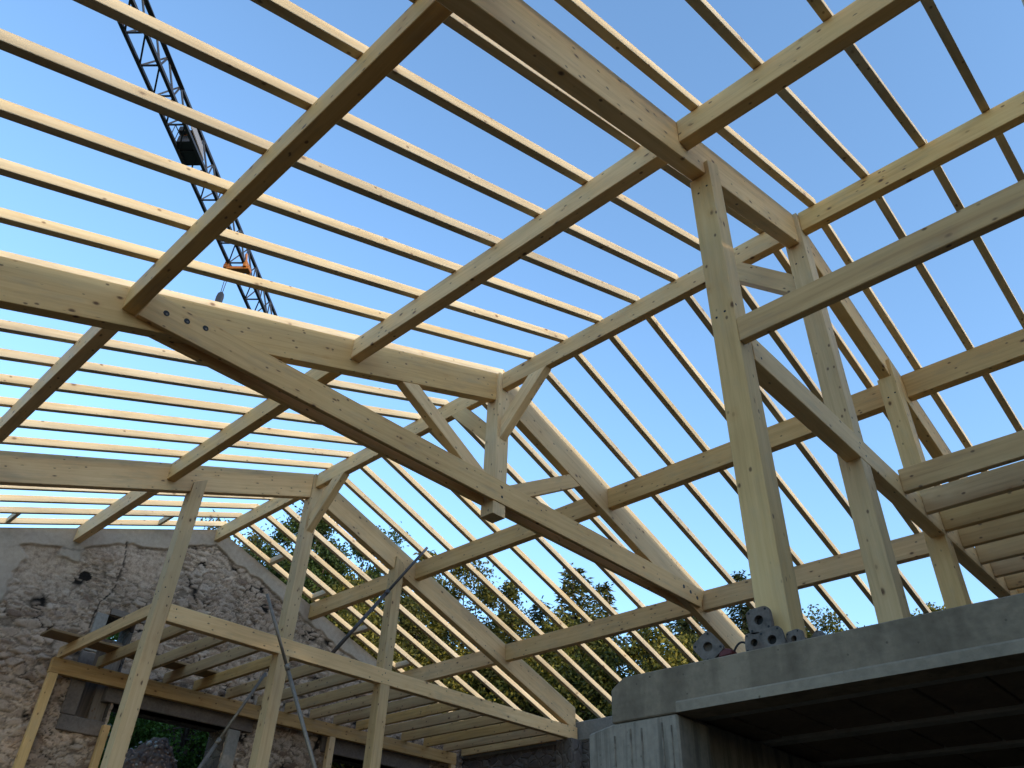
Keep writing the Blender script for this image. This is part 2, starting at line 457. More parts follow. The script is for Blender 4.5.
for s in (-1, 1):
    sl = .572
    def up(y): return -1.527 + sl * (y - .168)
    def lo(y): return -1.503 + sl * (y - .578)
    # meets the underside of the rafter
    yu = (-DV + 1.527 + sl * .168) / (sl + SLOPE); yl = (-DV + 1.503 + sl * .578) / (sl + SLOPE)
    x0 = X1 - .054
    poly = [(x0, s * .102, up(.102)), (x0, s * yu, up(yu)), (x0, s * yl, lo(yl)), (x0, s * .26, lo(.26)), (x0, s * .102, lo(.26))]
    member('strut', [(poly, (.108, 0, 0))], (0, 1, s * sl), GLULAM, t1)
ridge_brace(t1, X1, -1, .1); ridge_brace(t1, X1, 1, .1)

def peg_holes(parent_post, pts, axis):
    for p in pts:
        bm = bmesh.new()
        a = Vector(p); d = Vector(axis)
        tube_bm(bm, W(a - d * .0), W(a + d * .0012), .009, seg=10)
        bm_obj('peg', bm, BLACK, parent_post)  # flat black disc painted as a dark hole
for root in (t0, t2):
    tx = 0.0 if root is t0 else TX[2]
    ps = [c for c in root.children if c.name.startswith('post')]
    for pst, yc in zip(ps, (-1.79, 0.0, 1.761)):
        peg_holes(pst, [(tx + PX0, yc - .045, -2.42), (tx + PX0, yc + .03, -2.52)], (-1, 0, 0))
        peg_holes(pst, [(tx - .03, yc - PH, -2.47), (tx + .035, yc - PH, -2.49)], (0, -1, 0))
        peg_holes(pst, [(tx - .055, yc - PH, -1.22 if yc else -.62), (tx + .02, yc - PH, -1.25 if yc else -.66)], (0, -1, 0))
    fb = [c for c in root.children if c.name.startswith('floor_beam')][0]
    peg_holes(fb, [(tx + PX0 - .004, y, z) for y, z in ((-.03, -2.65), (.035, -2.74), (1.73, -2.65), (1.80, -2.74), (-1.62, -2.64), (-1.60, -2.74))], (-1, 0, 0))
peg_holes(pl, [(X1 - HT - .0535, y, z) for y, z in ((-1.1, -1.62), (.62, -1.60), (.70, -1.66))], (-1, 0, 0))

# ------------------------------------------------------------------ purlins
BAYS = [('in front of the near truss', NEARX + .15, TX[0]), ('between the near and middle trusses', TX[0], TX[1]),
        ('between the middle and far trusses', TX[1], TX[2]), ('from the far truss into the stone gable wall', TX[2], WALLX + .2)]
G = .0012
LINES = [('left_lower', -4.352, 'lower left'), ('left_upper', -2.172, 'upper left'), ('ridge', 0.0, 'ridge'), ('right_upper', 2.172, 'upper right'), ('right_lower', 4.376, 'lower right')]
for key, y, nm in LINES:
    for i, (where, xa, xb) in enumerate(BAYS):
        w = .0945 if key == 'ridge' else .1155
        h = .267
        ha = (PX1 if key == 'ridge' and i in (1, 3) else HT); hb = (-PX0 if key == 'ridge' else HT)
        if key == 'ridge' and i == 2: ha = .1
        if key == 'ridge' and i == 1: hb = .1
        x0 = xa + (ha + G if i > 0 else 0); x1 = xb - (hb + G if i < 3 else 0)
        y0, y1 = y - w / 2, y + w / 2
        zc = roof(y)
        if key == 'ridge':
            poly = [(x0, y0, zc - h + .0065), (x0, y1, zc - h + .0065), (x0, y1, roof(y1)), (x0, 0, 0), (x0, y0, roof(y0))]
        else:
            poly = [(x0, y0, zc - h), (x0, y1, zc - h), (x0, y1, roof(y1)), (x0, y0, roof(y0))]
        lab = ('ridge beam' if key == 'ridge' else nm + ' purlin') + ', pale timber, ' + where
        o = member('ridge_beam' if key == 'ridge' else 'purlin', [(poly, (x1 - x0, 0, 0))], (1, 0, 0), GLULAM)
        tag(o, lab, 'roof beam', 'ridge beams and purlins')

# ------------------------------------------------------------------ common rafters
PITCH = .5275
def rafter_where(k):
    if k < -1: return ORD[-k] + ' in front of the near truss'
    if k == -1: return 'the one just in front of the near truss'
    if k == 0: return 'the one just beyond the near truss'
    if k <= 6: return ORD[k + 1] + ' beyond the near truss'
    if k == 7: return 'the one lying along the top of the middle truss'
    if k <= 14: return ORD[k - 7] + ' beyond the middle truss'
    if k <= 19: return ORD[k - 14] + ' beyond the far truss'
    return 'the last one, against the stone gable wall'
for side in (-1, 1):
    for k in range(-13, 21):  # foremost ones are unseen, added to shut out the low sun
        x1 = (.337 if side < 0 else .322) + PITCH * k; x0 = x1 - .068
        e = .0015; h = .085
        c_ = math.cos(math.atan(SLOPE))
        j = random.uniform(-.006, .006)
        yo = side * (7.0 + random.uniform(-.03, .05))
        hv = h / c_
        ja, jb = (j - .016, j + .05) if side < 0 else (j, j)
        poly = [(x0 + ja, side * .001, roof(0) + e), (x0 + jb, yo, roof(yo) + e), (x0 + jb, yo, roof(yo) + e + hv), (x0 + ja, side * .001, roof(0) + e + hv)]
        o = member('common_rafter', [(poly, (.068, 0, 0))], (0, 1, -side * SLOPE), SPRUCE, None, .002)
        tag(o, '%s slope thin pale rafter, %s' % (SIDE[side], rafter_where(k)), 'rafter', 'thin rafters on the %s roof slope' % SIDE[side])
# short noggings between the last two rafters
xa, xb = .34 + PITCH * 19 + .008, .34 + PITCH * 20 - .06 - .008
for side, ys in ((1, (1.05, 2.06, 3.1, 4.2)), (-1, (1.09, 2.12, 3.19))):
    for i, y in enumerate(ys):
        y0, y1 = side * (y - .03), side * (y + .03)
        e = .004
        poly = [(xa, y0, roof(y0) + e), (xa, y1, roof(y1) + e), (xa, y1, roof(y1) + .1), (xa, y0, roof(y0) + .1)]
        o = member('nogging', [(poly, (xb - xa, 0, 0))], (1, 0, 0), SPRUCE, None, .003)
        tag(o, 'short timber block between the last two %s slope rafters, %s down from the ridge' % (SIDE[side], ORD[i + 1]), 'nogging', 'blocks between the last rafters')

# ------------------------------------------------------------------ floor joists
for i, y in enumerate([.76, 1.25, 1.70, 2.16, 2.64, 3.06, 3.49, 3.94, 4.4, 4.86, 5.32, 5.78]):
    o = box('floor_joist', (NEARX + .05, PX0 - .006, y, y + .062, -2.757, -2.546), (1, 0, 0), JOISTW)
    tag(o, 'near upper floor joist coming off the near truss beam, %s from the left' % ORD[i + 1], 'joist', 'joists of the near upper floor')
o = box('floor_joist', (NEARX + .05, PX0 - .0015, -1.875, -1.813, -2.757, -2.568), (1, 0, 0), JOISTW)
tag(o, 'lone floor joist running from the left post of the near truss over open air', 'joist', 'joists of the near upper floor')
T2Y = [-1.875, -1.31, -.77, -.26, .25, .83, 1.42, 1.97, 2.49, 3.0, 3.51, 4.05, 4.6, 5.17, 5.70, 6.20]
for i, y in enumerate(T2Y):
    x0 = TX[2] + (.08 if i == 0 else .0335)
    xe = WALLX - .04 if i < 15 else WALLX - .04
    o = box('floor_joist', (x0, xe, y, y + .062, -2.757, -2.594 + random.uniform(-.004, .002)), (1, 0, 0), JOISTW)
    tag(o, 'far upper floor joist between the far truss and the stone wall, %s from the left' % ORD[i + 1], 'joist', 'joists of the far upper floor')
ws = empty('wall_beam', (10.85, -1.86, UPZ), 'timber beam along the stone wall carrying the far floor joists on thin posts', 'beam')
box('beam', (10.80, 10.90, -1.93, 5.98, -2.967, -2.7585), (0, 1, 0), JOISTW, ws)
box('post', (10.803, 10.897, -1.918, -1.798, UPZ, -2.968), (0, 0, 1), POSTW, ws)
box('post', (10.803, 10.897, 2.92, 3.04, UPZ, -2.968), (0, 0, 1), POSTW, ws)
box('post', (10.803, 10.897, 5.85, 5.97, UPZ, -2.968), (0, 0, 1), POSTW, ws)
o = box('scaffold_board', (10.22, 10.62, -2.27, .62, -2.5915, -2.558), (0, 1, 0), BOARDW)
tag(o, 'loose brown plank lying across the far floor joists, its end sticking out left', 'plank')
o = box('timber_prop', (10.80, 10.90, -.955, -.86, UPZ, -3.49), (0, 0, 1), JOISTW)
tag(o, 'short yellowish timber prop left of the wide opening under the wall lintel', 'prop')

# ------------------------------------------------------------------ concrete floor over the viewer
sl = empty('concrete_floor', (-3, 2, SLABZ), 'raw concrete floor slab at lower right with a thick edge beam', 'floor slab')
poly = [(-6.4, -2.0, -4.72), (.83, -2.0, -4.72), (.862, -2.0, -4.724), (.945, -2.0, -4.776), (.948, -2.0, -4.95), (-6.4, -2.0, -4.95)]
eb = member('edge_beam', [(poly, (0, .18, 0))], (1, 0, 0), CONC, sl, .006)
bm = bmesh.new()
for _x0, _x1 in ((-6.39, .53),):
    pts = [(-2.0012, -4.895), (-2.009, -4.905), (-2.012, -4.952), (-2.0012, -4.9525)]
    bm_prism(bm, [W((_x0, y, z)) for y, z in pts], W((_x1 - _x0, 0, 0)))
bm_obj('edge_lip', bm, CONC_LIP, eb)
bm = bmesh.new()
bm_prism(bm, [W(p) for p in boxp(-6.4, .9, -1.818, 6.28, -4.80, -4.722)[0]], Vector((0, 0, .078)))
bm_obj('topping', bm, CONC, sl)
JY = [-1.64, -.87, -.09, .69, 1.47, 2.25, 3.03, 3.81, 4.59, 5.37, 6.15]
for i, y in enumerate(JY):
    box('precast_joist', (-6.38, .88, y - (.02 if i == 0 else .055), y + .055, -4.905, -4.801), (1, 0, 0), CONC_PALE, sl)
bm = bmesh.new()
for i in range(len(JY) - 1):
    y0, y1 = JY[i] + .058, JY[i + 1] - .058
    x = .165 + 2 * .325
    while x > -6.3:
        b = boxp(x - .318 + .004, x - .004, y0, y1, -4.886 + random.uniform(-.003, .003), -4.803)
        bm_prism(bm, [W(p) for p in b[0]], Vector((0, 0, b[1][2])), .004)
        x -= .325
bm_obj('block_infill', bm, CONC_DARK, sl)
o = member('concrete_wall', [([(.535, -1.995, -7.95), (1.115, -1.995, -7.95), (1.115, -1.995, -4.982), (.95, -1.995, -4.9525), (.535, -1.995, -4.9525)], (0, .3, 0)), boxp(.62, .88, -1.69, 6.27, -7.95, -4.9065)], (0, 0, 1), CONC_STREAK, None, .01)
tag(o, 'short streaky board-marked concrete wall under the end of the edge beam', 'wall')
# formwork fins on its face
bm = bmesh.new()
for i in range(5):
    x = .57 + i * .085 + random.uniform(-.03, .03)
    w = random.uniform(.006, .014)
    z1 = -4.985 - random.uniform(.0, .06)
    pts = [(x, -1.9945), (x + w, -1.9945), (x + w * .6, -2.004), (x + w * .3, -2.004)]
    bm_prism(bm, [W((a, b, -7.9)) for a, b in pts], Vector((0, 0, z1 + 7.9)))
bm_obj('formwork_fin', bm, CONC_STREAK, o)

# ------------------------------------------------------------------ dusty steel plates and a red handle on the edge beam
def prop_head(loc, s, rz, label, depth, tilt=0.0, thick=.03):
    """square plate with rounded corners, central hole and corner holes, on a short tube; the plate faces the viewer (-y)"""
    r = empty('prop_head', loc, label, 'prop plate', 'steel prop plates on the concrete beam')
    hr = s * .19
    N = 48
    R = Matrix.Rotation(rz, 4, 'Y')
    Rz = Matrix.Rotation(tilt, 4, 'Z')
    def ring(rad_f, y):
        out = []
        for i in range(N):
            a = 2 * math.pi * i / N
            c, sn = math.cos(a), math.sin(a)
            if rad_f is None:
                k = 5.0
                rr = (s / 2) / ((abs(c) ** k + abs(sn) ** k) ** (1 / k))
            else:
                rr = rad_f
            out.append(W(loc) + Rz @ (R @ Vector((rr * c, -y, rr * sn))))
        return out
    bm = bmesh.new()
    rings = [ring(None, 0), ring(None, thick), ring(hr, thick), ring(hr, 0)]
    vs = [[bm.verts.new(p) for p in rg] for rg in rings]
    for a in range(4):
        b = (a + 1) % 4
        for i in range(N):
            j = (i + 1) % N
            bm.faces.new((vs[a][i], vs[a][j], vs[b][j], vs[b][i]))
    bmesh.ops.recalc_face_normals(bm, faces=bm.faces[:])
    bm_obj('plate', bm, DUSTY, r)
    ax = (Rz @ Vector((0, -1, 0)))
    c0 = W(loc) + ax * thick
    bm = bmesh.new()
    tube_bm(bm, c0, c0 + ax * depth, hr * 1.5, seg=20, cap=False)
    tube_bm(bm, c0 + ax * .003, c0 + ax * depth, hr * 1.02, seg=20, cap=True)
    bm_obj('tube', bm, BLACK if depth < .1 else DUSTY, r)  # short tubes are black so the plate hole reads dark
    for sx in (-1, 1):
        for sz in (-1, 1):
            bm = bmesh.new()
            p = W(loc) + Rz @ (R @ Vector((sx * s * .36, .0012, sz * s * .36)))
            tube_bm(bm, p, p - ax * .0008, s * .05, seg=10)
            bm_obj('corner_hole', bm, BLACK, r)
    return r
prop_head((.032, -1.955, -4.566), .128, .06, 'upright square grey steel plate with round hole, topmost of the little stack', .05)
prop_head((.075, -1.955, -4.672), .100, -.08, 'grey plate with hole at the lower left of the stack, under the topmost', .05)
prop_head((-.03, -1.972, -4.682), .120, .16, 'grey plate with hole in front of the post foot, lower right of the stack', .05, .12)
prop_head((-.135, -1.955, -4.695), .085, .05, 'smallest half hidden grey plate at the right end of the row', .05, -.2)
prop_head((-.225, -1.90, -4.700), .07, .5, 'dark dusty plate lying lowest right of the post foot', .05, -.4)
prop_head((.338, -1.955, -4.642), .132, .68, 'grey steel plate with hole leaning tilted on its corner, left of the others', .22, .25)
rh = empty('red_handle', (.25, -1.94, SLABZ), 'small dark red handle with a black wire loop on the beam', 'handle')
bm = bmesh.new()
bm_prism(bm, [W((x, -1.96, z)) for x, z in [(.285, -4.712), (.205, -4.706), (.20, -4.682), (.235, -4.668), (.275, -4.684)]], W((0, .06, 0)), .006)
bm_obj('grip', bm, RED, rh)
bm = bmesh.new()
pts = [W((.21 - .115 * a, -1.93, -4.692 + .05 * math.sin(math.pi * min(1, a * 1.02)) * (1 - .25 * a))) for a in [i / 14 for i in range(15)]]
pts += [W((.10, -1.925, -4.705)), W((.13, -1.925, -4.712))]
for a, b in zip(pts[:-1], pts[1:]): tube_bm(bm, a, b, .0055, seg=8)
bm_obj('loop', bm, RUBBER, rh)

# ------------------------------------------------------------------ leaning steel props
def steel_prop(a, b, r, mat, label, split=.5):
    a, b = Vector(a), Vector(b)
    root = empty('steel_prop', a, label, 'prop', 'leaning steel props')
    A, B = W(a), W(b); d = (B - A).normalized(); L = (B - A).length
    bm = bmesh.new(); tube_bm(bm, A, A + d * L * split, r, seg=14); bm_obj('outer_tube', bm, mat, root)
    bm = bmesh.new(); tube_bm(bm, A + d * (L * split + .002), B, r * .8, seg=14); bm_obj('inner_tube', bm, mat, root)
    bm = bmesh.new(); tube_bm(bm, A + d * (L * split - .05), A + d * (L * split + .03), r * 1.2, seg=14); bm_obj('collar', bm, mat, root)
    return root
steel_prop((7.30, 1.06, UPZ), (7.80, -.50, -2.125), .026, GALV, 'long light grey steel prop leaning in front of the far truss middle post', .72)
steel_prop((7.97, .79, -2.588), (7.62, 2.06, -.60), .028, DARKSTEEL, 'dark steel prop leaning from the far floor beam up past the right post', .55)
steel_prop((8.9, -.86, UPZ), (9.0, .40, -2.765), .028, GALV, 'grey steel prop slanting under the far floor joists behind the middle post', .6)

# ------------------------------------------------------------------ far gable wall
OPEN = [(-1.35, -.90, -3.43, -1.955), (-.86, 1.03, -5.6, -3.16), (3.06, 5.2, -5.6, -3.215)]
def wall_top(y): return roof(y) - .032
gw = empty('gable_wall', (WALLX + .25, 0, UPZ), 'old rubble stone gable wall with cracked grey render along its sloping top', 'wall', )
ys = sorted(set([-7.1, 7.1, 0.0] + [v for o in OPEN for v in o[:2]]))
bm = bmesh.new()
def wall_piece(y0, y1, z0, za, zb):
    bm_prism(bm, [W((WALLX + .03, y0, z0)), W((WALLX + .03, y1, z0)), W((WALLX + .03, y1, zb)), W((WALLX + .03, y0, za))], W((.55, 0, 0)))
for a, b in zip(ys[:-1], ys[1:]):
    segs = [(-8.0, None)]
    for o_ in OPEN:
        if o_[0] <= a + 1e-6 and o_[1] >= b - 1e-6:
            segs = [(-8.0, o_[2]), (o_[3], None)]
    for z0, z1 in segs:
        if z1 is None: wall_piece(a, b, z0, wall_top(a) - .012, wall_top(b) - .012)
        else: wall_piece(a, b, z0, z1, z1)
bm_obj('core', bm, STONE, gw)
# relief of the visible face
st = .0205
NY = np.arange(-3.75, 6.3, st); NZ = np.arange(-4.75, .0, st)
crack = [(-1.453, -.80), (-1.40, -.98), (-1.38, -1.156), (-1.395, -1.30), (-1.385, -1.46), (-1.42, -1.62), (-1.53, -1.80), (-1.55, -1.97), (-1.56, -2.2)]
def seg_d(y, z):
    best = 9
    for (ay, az), (by, bz) in zip(crack[:-1], crack[1:]):
        dy, dz = by - ay, bz - az; tt = max(0, min(1, ((y - ay) * dy + (z - az) * dz) / (dy * dy + dz * dz)))
        best = min(best, math.hypot(y - ay - dy * tt, z - az - dz * tt))
    return best
V = []; A = {'joint': [], 'tone': [], 'render': [], 'dark': []}
def smooth(a, b, x):
    x = max(0.0, min(1.0, (x - a) / (b - a))); return x * x * (3 - 2 * x)
for iz, z in enumerate(NZ):
    for iy, y in enumerate(NY):
        p = Vector((y, z, 0.0))
        wv = noise.noise_vector(p * 2.6) * .09 + noise.noise_vector(p * 7.0) * .035
        q = Vector((y + wv.x, (z + wv.y) * 2.35, wv.z * .4)) * 4.9
        small = noise.noise(p * .7 + Vector((9, 4, 2)))
        if small > .1: q = q * 1.45
        dist, pts_ = noise.voronoi(q)
        edge = dist[1] - dist[0]
        cell = noise.cell(pts_[0] * 7.31)
        jw = .14 + .10 * noise.noise(p * 1.7 + Vector((3, 3, 3)))
        joint = 1 - smooth(jw * .5, jw * 1.3, edge)
        fine = noise.fractal(p * 9.0, .9, 2.0, 4)
        # smooth render: band under the roof, a patch at the far left
        lowb = .30 + .085 * noise.noise(Vector((y * 1.6, 3.3, 0))) + .05 * noise.noise(Vector((y * 5.5, 8.1, 0)))
        depth = wall_top(y) - z
        rend = 1 - smooth(lowb - .012, lowb + .012, depth)
        lp = y + .35 * noise.noise(Vector((z * 2.2, 1.0, 0))) + .1 * noise.noise(Vector((z * 7., 5.0, 0)))
        if depth > .2:
            rend = max(rend, (1 - smooth(-2.86, -2.80, lp)) * smooth(-2.45, -2.2, z + .2 * noise.noise(p * 3)))
        pp = (1 - smooth(.12, .15, max(abs(y + 2.18) * .9, abs(z + 1.20)) + .06 * noise.noise(p * 6)))
        rend = max(rend, pp)
        plast = smooth(.0, .35, noise.noise(p * .9 + Vector((1.7, .3, 6)))) * smooth(-2.4, -1.4, z) * .75
        dq = q - pts_[0]
        tilt = dq.x * noise.cell(pts_[0] * 5.1) * .7 + dq.y * noise.cell(pts_[0] * 9.7) * .9
        bulge = (1 - joint) * (.55 + .45 * noise.cell(pts_[0] * 3.7) + tilt) * (1 - plast)
        h = .006 + (.024 * bulge + .010 * fine + .006 * noise.noise(p * 30)) * (1 - rend) + rend * (.030 + .003 * fine)
        if joint > .5 and rend < .5: h -= .012 * (1 - plast)
        dk = 0.0
        cd = seg_d(y + .012 * noise.noise(p * 14), z)
        cw = .011 + .008 * noise.noise(Vector((z * 6, 2, 0)))
        if cd < cw: dk = .9; h = .003
        hole = math.hypot((y + 1.865), (z + 1.49) * 1.05) + .03 * noise.noise(p * 9)
        if hole < .085: dk = 1.0; h = .001
        # rusty ledge and painted-on shadow line under the render band
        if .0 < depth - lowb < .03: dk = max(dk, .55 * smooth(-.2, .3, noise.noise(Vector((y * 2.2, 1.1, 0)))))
        deepj = max(0, noise.noise(p * 4.1 + Vector((0, 0, 4)))) * joint * (1 - rend) * (1 - plast)
        dk = max(dk, min(1, deepj * 2.6), (.55 * smooth(.55, .95, joint) * (1 - plast) * (1 - rend)) if edge < jw * .45 else 0)
        V.append((WALLX + .03 - max(h, .0015), y, min(z, wall_top(y))))
        A['joint'].append(max(joint, plast)); A['tone'].append(min(1, max(0, .5 + .5 * cell))); A['render'].append(rend); A['dark'].append(dk)
nY, nZ = len(NY), len(NZ)
F = []
for iz in range(nZ - 1):
    zc = NZ[iz] + st / 2
    for iy in range(nY - 1):
        yc = NY[iy] + st / 2
        if zc > wall_top(yc) + st * .7: continue
        if any(o_[0] - .002 < yc < o_[1] + .002 and o_[2] < zc < o_[3] for o_ in OPEN): continue
        a = iz * nY + iy
        F.append((a, a + nY, a + nY + 1, a + 1))
me = bpy.data.meshes.new('stone_face')
me.from_pydata([W(v) for v in V], [], F); me.update()
for n_, d_ in A.items():
    at_ = me.attributes.new(n_, 'FLOAT', 'POINT'); at_.data.foreach_set('value', np.array(d_, dtype=np.float32))
me.polygons.foreach_set('use_smooth', [True] * len(me.polygons))
sf = link('stone_face', me, GABLE, gw)
bm = bmesh.new(); bm.from_mesh(me)
loose = [v for v in bm.verts if not v.link_faces]
bmesh.ops.delete(bm, geom=loose, context='VERTS'); bm.to_mesh(me); bm.free()
XF = WALLX - .012
box('lintel', (XF - .01, XF + .3, -1.02, 1.46, -3.16, -2.935), (0, 1, 0), LINTEL, gw, .01)
box('lintel', (XF - .01, XF + .3, 2.86, 5.4, -3.215, -2.96), (0, 1, 0), LINTEL, gw, .01)
box('window_jamb', (XF - .012, XF + .1, -1.555, -1.345, -3.43, -2.55), (0, 0, 1), LINTEL, gw, .012)
box('window_jamb', (XF - .012, XF + .1, -1.53, -1.35, -2.54, -1.965), (0, 0, 1), CONC_PALE, gw, .012)
box('window_sill', (XF - .02, XF + .3, -1.54, -.90, -3.64, -3.435), (0, 1, 0), LINTEL, gw, .012)
box('window_lintel', (XF - .012, XF + .2, -1.34, -.78, -1.95, -1.85), (0, 1, 0), OLDWOOD, gw, .006)
box('shutter_board', (WALLX + .12, WALLX + .16, -1.13, -.91, -3.43, -2.3), (0, 0, 1), OLDWOOD, gw, .004)
box('shade_board', (WALLX + .30, WALLX + .33, -1.36, -.89, -3.44, -2.22), (0, 0, 1), OLDWOOD, gw, .004)  # added dark board, stands for the shade inside the window
box('opening_jamb', (XF - .008, XF + .34, 1.04, 1.26, -5.4, -3.165), (0, 0, 1), CONC_PALE, gw, .012)

# ------------------------------------------------------------------ other walls of the shell
def wall_thing(label, parts, cap=None):
    r = empty('stone_wall', parts[0][0], label, 'wall')
    return r
rw = empty('stone_wall', (2, 6.6, UPZ), 'right side stone wall with a pale concrete capping where the rafters land', 'wall')
box('masonry', (NEARX, WALLX + .02, 6.31, 6.9, -8.0, -2.80), (1, 0, 0), STONE, rw, 0)
box('concrete_capping', (NEARX, WALLX + .02, 6.295, 6.89, -2.799, -2.474), (1, 0, 0), CONC_PALE, rw, .012)
o = box('masonry_pier', (TX[2] - .17, TX[2] + .2, 5.98, 6.292, -8.0, -2.81), (0, 0, 1), STONE, None, .01)
tag(o, 'rough masonry pier under the right foot of the far truss', 'pier')
nw = empty('gable_wall', (NEARX - .3, 0, -8), 'near stone gable wall behind the viewer, unseen, added to block the low sun', 'wall')  # added out of view to keep low sun off the interior
bm = bmesh.new()
bm_prism(bm, [W((NEARX - .55, y, z)) for y, z in [(-7.1, -8), (7.1, -8), (7.1, wall_top(7.1)), (0, wall_top(0)), (-7.1, wall_top(7.1))]], W((.55, 0, 0)))
bm_obj('masonry', bm, STONE, nw)

# ------------------------------------------------------------------ ground
CAM = Vector((-1.7647, -5.6286, -5.9755))
def terrain(x, y):
    inside = (NEARX - .3 < x < WALLX + .3 and -7 < y < 6.6)
    if inside:
        return -7.95 + 2.65 * smooth(3.0, 5.0, x)
    d = max(0.0, max(x - 11.6, y - 7.0, 0.0) if (x > 11.6 or y > 7) else 0.0)
    if x > 11.6 and y > 7: d = math.hypot(x - 11.6, y - 7.0)
    h = -5.2 + .36 * min(d, 24) + .03 * max(0, d - 24)
    if d == 0: h = -7.95 if x < 3 else -5.3
    if d > 70: h -= 0
    return h + .25 * noise.noise(Vector((x * .2, y * .2, 0)))
xs = np.concatenate([np.arange(-400, -40, 30), np.arange(-40, 60, 1.0), np.arange(60, 430, 30)])
ysg = np.concatenate([np.arange(-400, -40, 30), np.arange(-40, 60, 1.0), np.arange(60, 430, 30)])
vv = [W((x, y, terrain(x, y))) for x in xs for y in ysg]
ff = []
n2 = len(ysg)
for i in range(len(xs) - 1):
    for j in range(n2 - 1):
        a = i * n2 + j; ff.append((a, a + n2, a + n2 + 1, a + 1))
me = bpy.data.meshes.new('ground'); me.from_pydata(vv, [], ff); me.update()
me.polygons.foreach_set('use_smooth', [True] * len(me.polygons))
bm = bmesh.new(); bm.from_mesh(me); bmesh.ops.recalc_face_normals(bm, faces=bm.faces[:]); bm.to_mesh(me); bm.free()
g = link('ground', me, EARTH); tag(g, kind='structure')

# ------------------------------------------------------------------ foliage
def leaf_mesh(name, P, U, Vv, mat, parent):
    """quads at P spanned by half vectors U, V (numpy n x 3, world space)"""
    n = len(P)
    q = np.stack([P - U * .9 - Vv * .25, P - U * .1 - Vv, P + U, P - U * .1 + Vv], 1).reshape(-1, 3)
    me = bpy.data.meshes.new(name)
    me.vertices.add(n * 4); me.vertices.foreach_set('co', q.astype(np.float32).ravel())
    me.loops.add(n * 4); me.loops.foreach_set('vertex_index', np.arange(n * 4, dtype=np.int32))
    me.polygons.add(n); me.polygons.foreach_set('loop_start', np.arange(0, n * 4, 4, dtype=np.int32))
    try: me.polygons.foreach_set('loop_total', np.full(n, 4, dtype=np.int32))
    except Exception: pass
    me.update(); me.validate()
    return link(name, me, mat, parent)

def unit(a): return a / np.maximum(1e-9, np.linalg.norm(a, axis=1, keepdims=True))

def conifer(pos, H, R, mat, label, seed, dens=1.0, group='trees behind the right roof slope'):
    r = np.random.default_rng(seed)
    root = empty('conifer_tree', pos, label, 'tree', group)
    b = np.array(W(pos))
    bm = bmesh.new()
    tube_bm(bm, Vector(b), Vector(b) + Vector((0, 0, H * .97)), .03 * H * .5 + .05, .01, seg=8)
    P = []; U = []; V_ = []
    z = H * .06
    lean = r.normal(0, .01, 2)
    while z < H * .985:
        tt = z / H
        Lm = R * (1 - tt) ** .85 + .06
        nb = int(r.integers(6, 10)) if tt < .8 else 5
        a0 = r.uniform(0, 6.28)
        for i in range(nb):
            a = a0 + 6.283 * i / nb + r.normal(0, .25)
            L = Lm * r.uniform(.55, 1.2)
            dirh = np.array([math.cos(a), math.sin(a), 0])
            rise = r.uniform(-.25, .22) + .35 * tt
            tip = dirh * L + np.array([0, 0, rise * L])
            s0 = b + np.array([lean[0] * z, lean[1] * z, z])
            if L > .5:
                tube_bm(bm, Vector(s0), Vector(s0 + tip * .9), .022, .006, seg=4, cap=False)
            ns = max(3, int(L / .105 * dens))
            for s in np.linspace(.12, 1.0, ns):
                c = s0 + tip * s + np.array([0, 0, -.25 * L * s * s * .6])
                for k in range(9):
                    off = r.normal(0, .065, 3)
                    side = np.cross(dirh, [0, 0, 1]) * r.uniform(-1, 1) * (.95 + .2 * (1 - s))
                    u = dirh * r.uniform(.3, 1) + side + np.array([0, 0, r.uniform(-.7, .25)])
                    u = u / np.linalg.norm(u) * r.uniform(.07, .145) * (.8 + .5 * (1 - tt))
                    w = np.cross(u, r.normal(0, 1, 3)); w = w / (np.linalg.norm(w) + 1e-9) * r.uniform(.018, .036)
                    P.append(c + off + u * .6); U.append(u); V_.append(w)
        z += (.20 + .14 * (1 - tt)) * r.uniform(.8, 1.2)
    bm_obj('trunk', bm, BARK, root)
    leaf_mesh('crown', np.array(P), np.array(U), np.array(V_), mat, root)
    return root

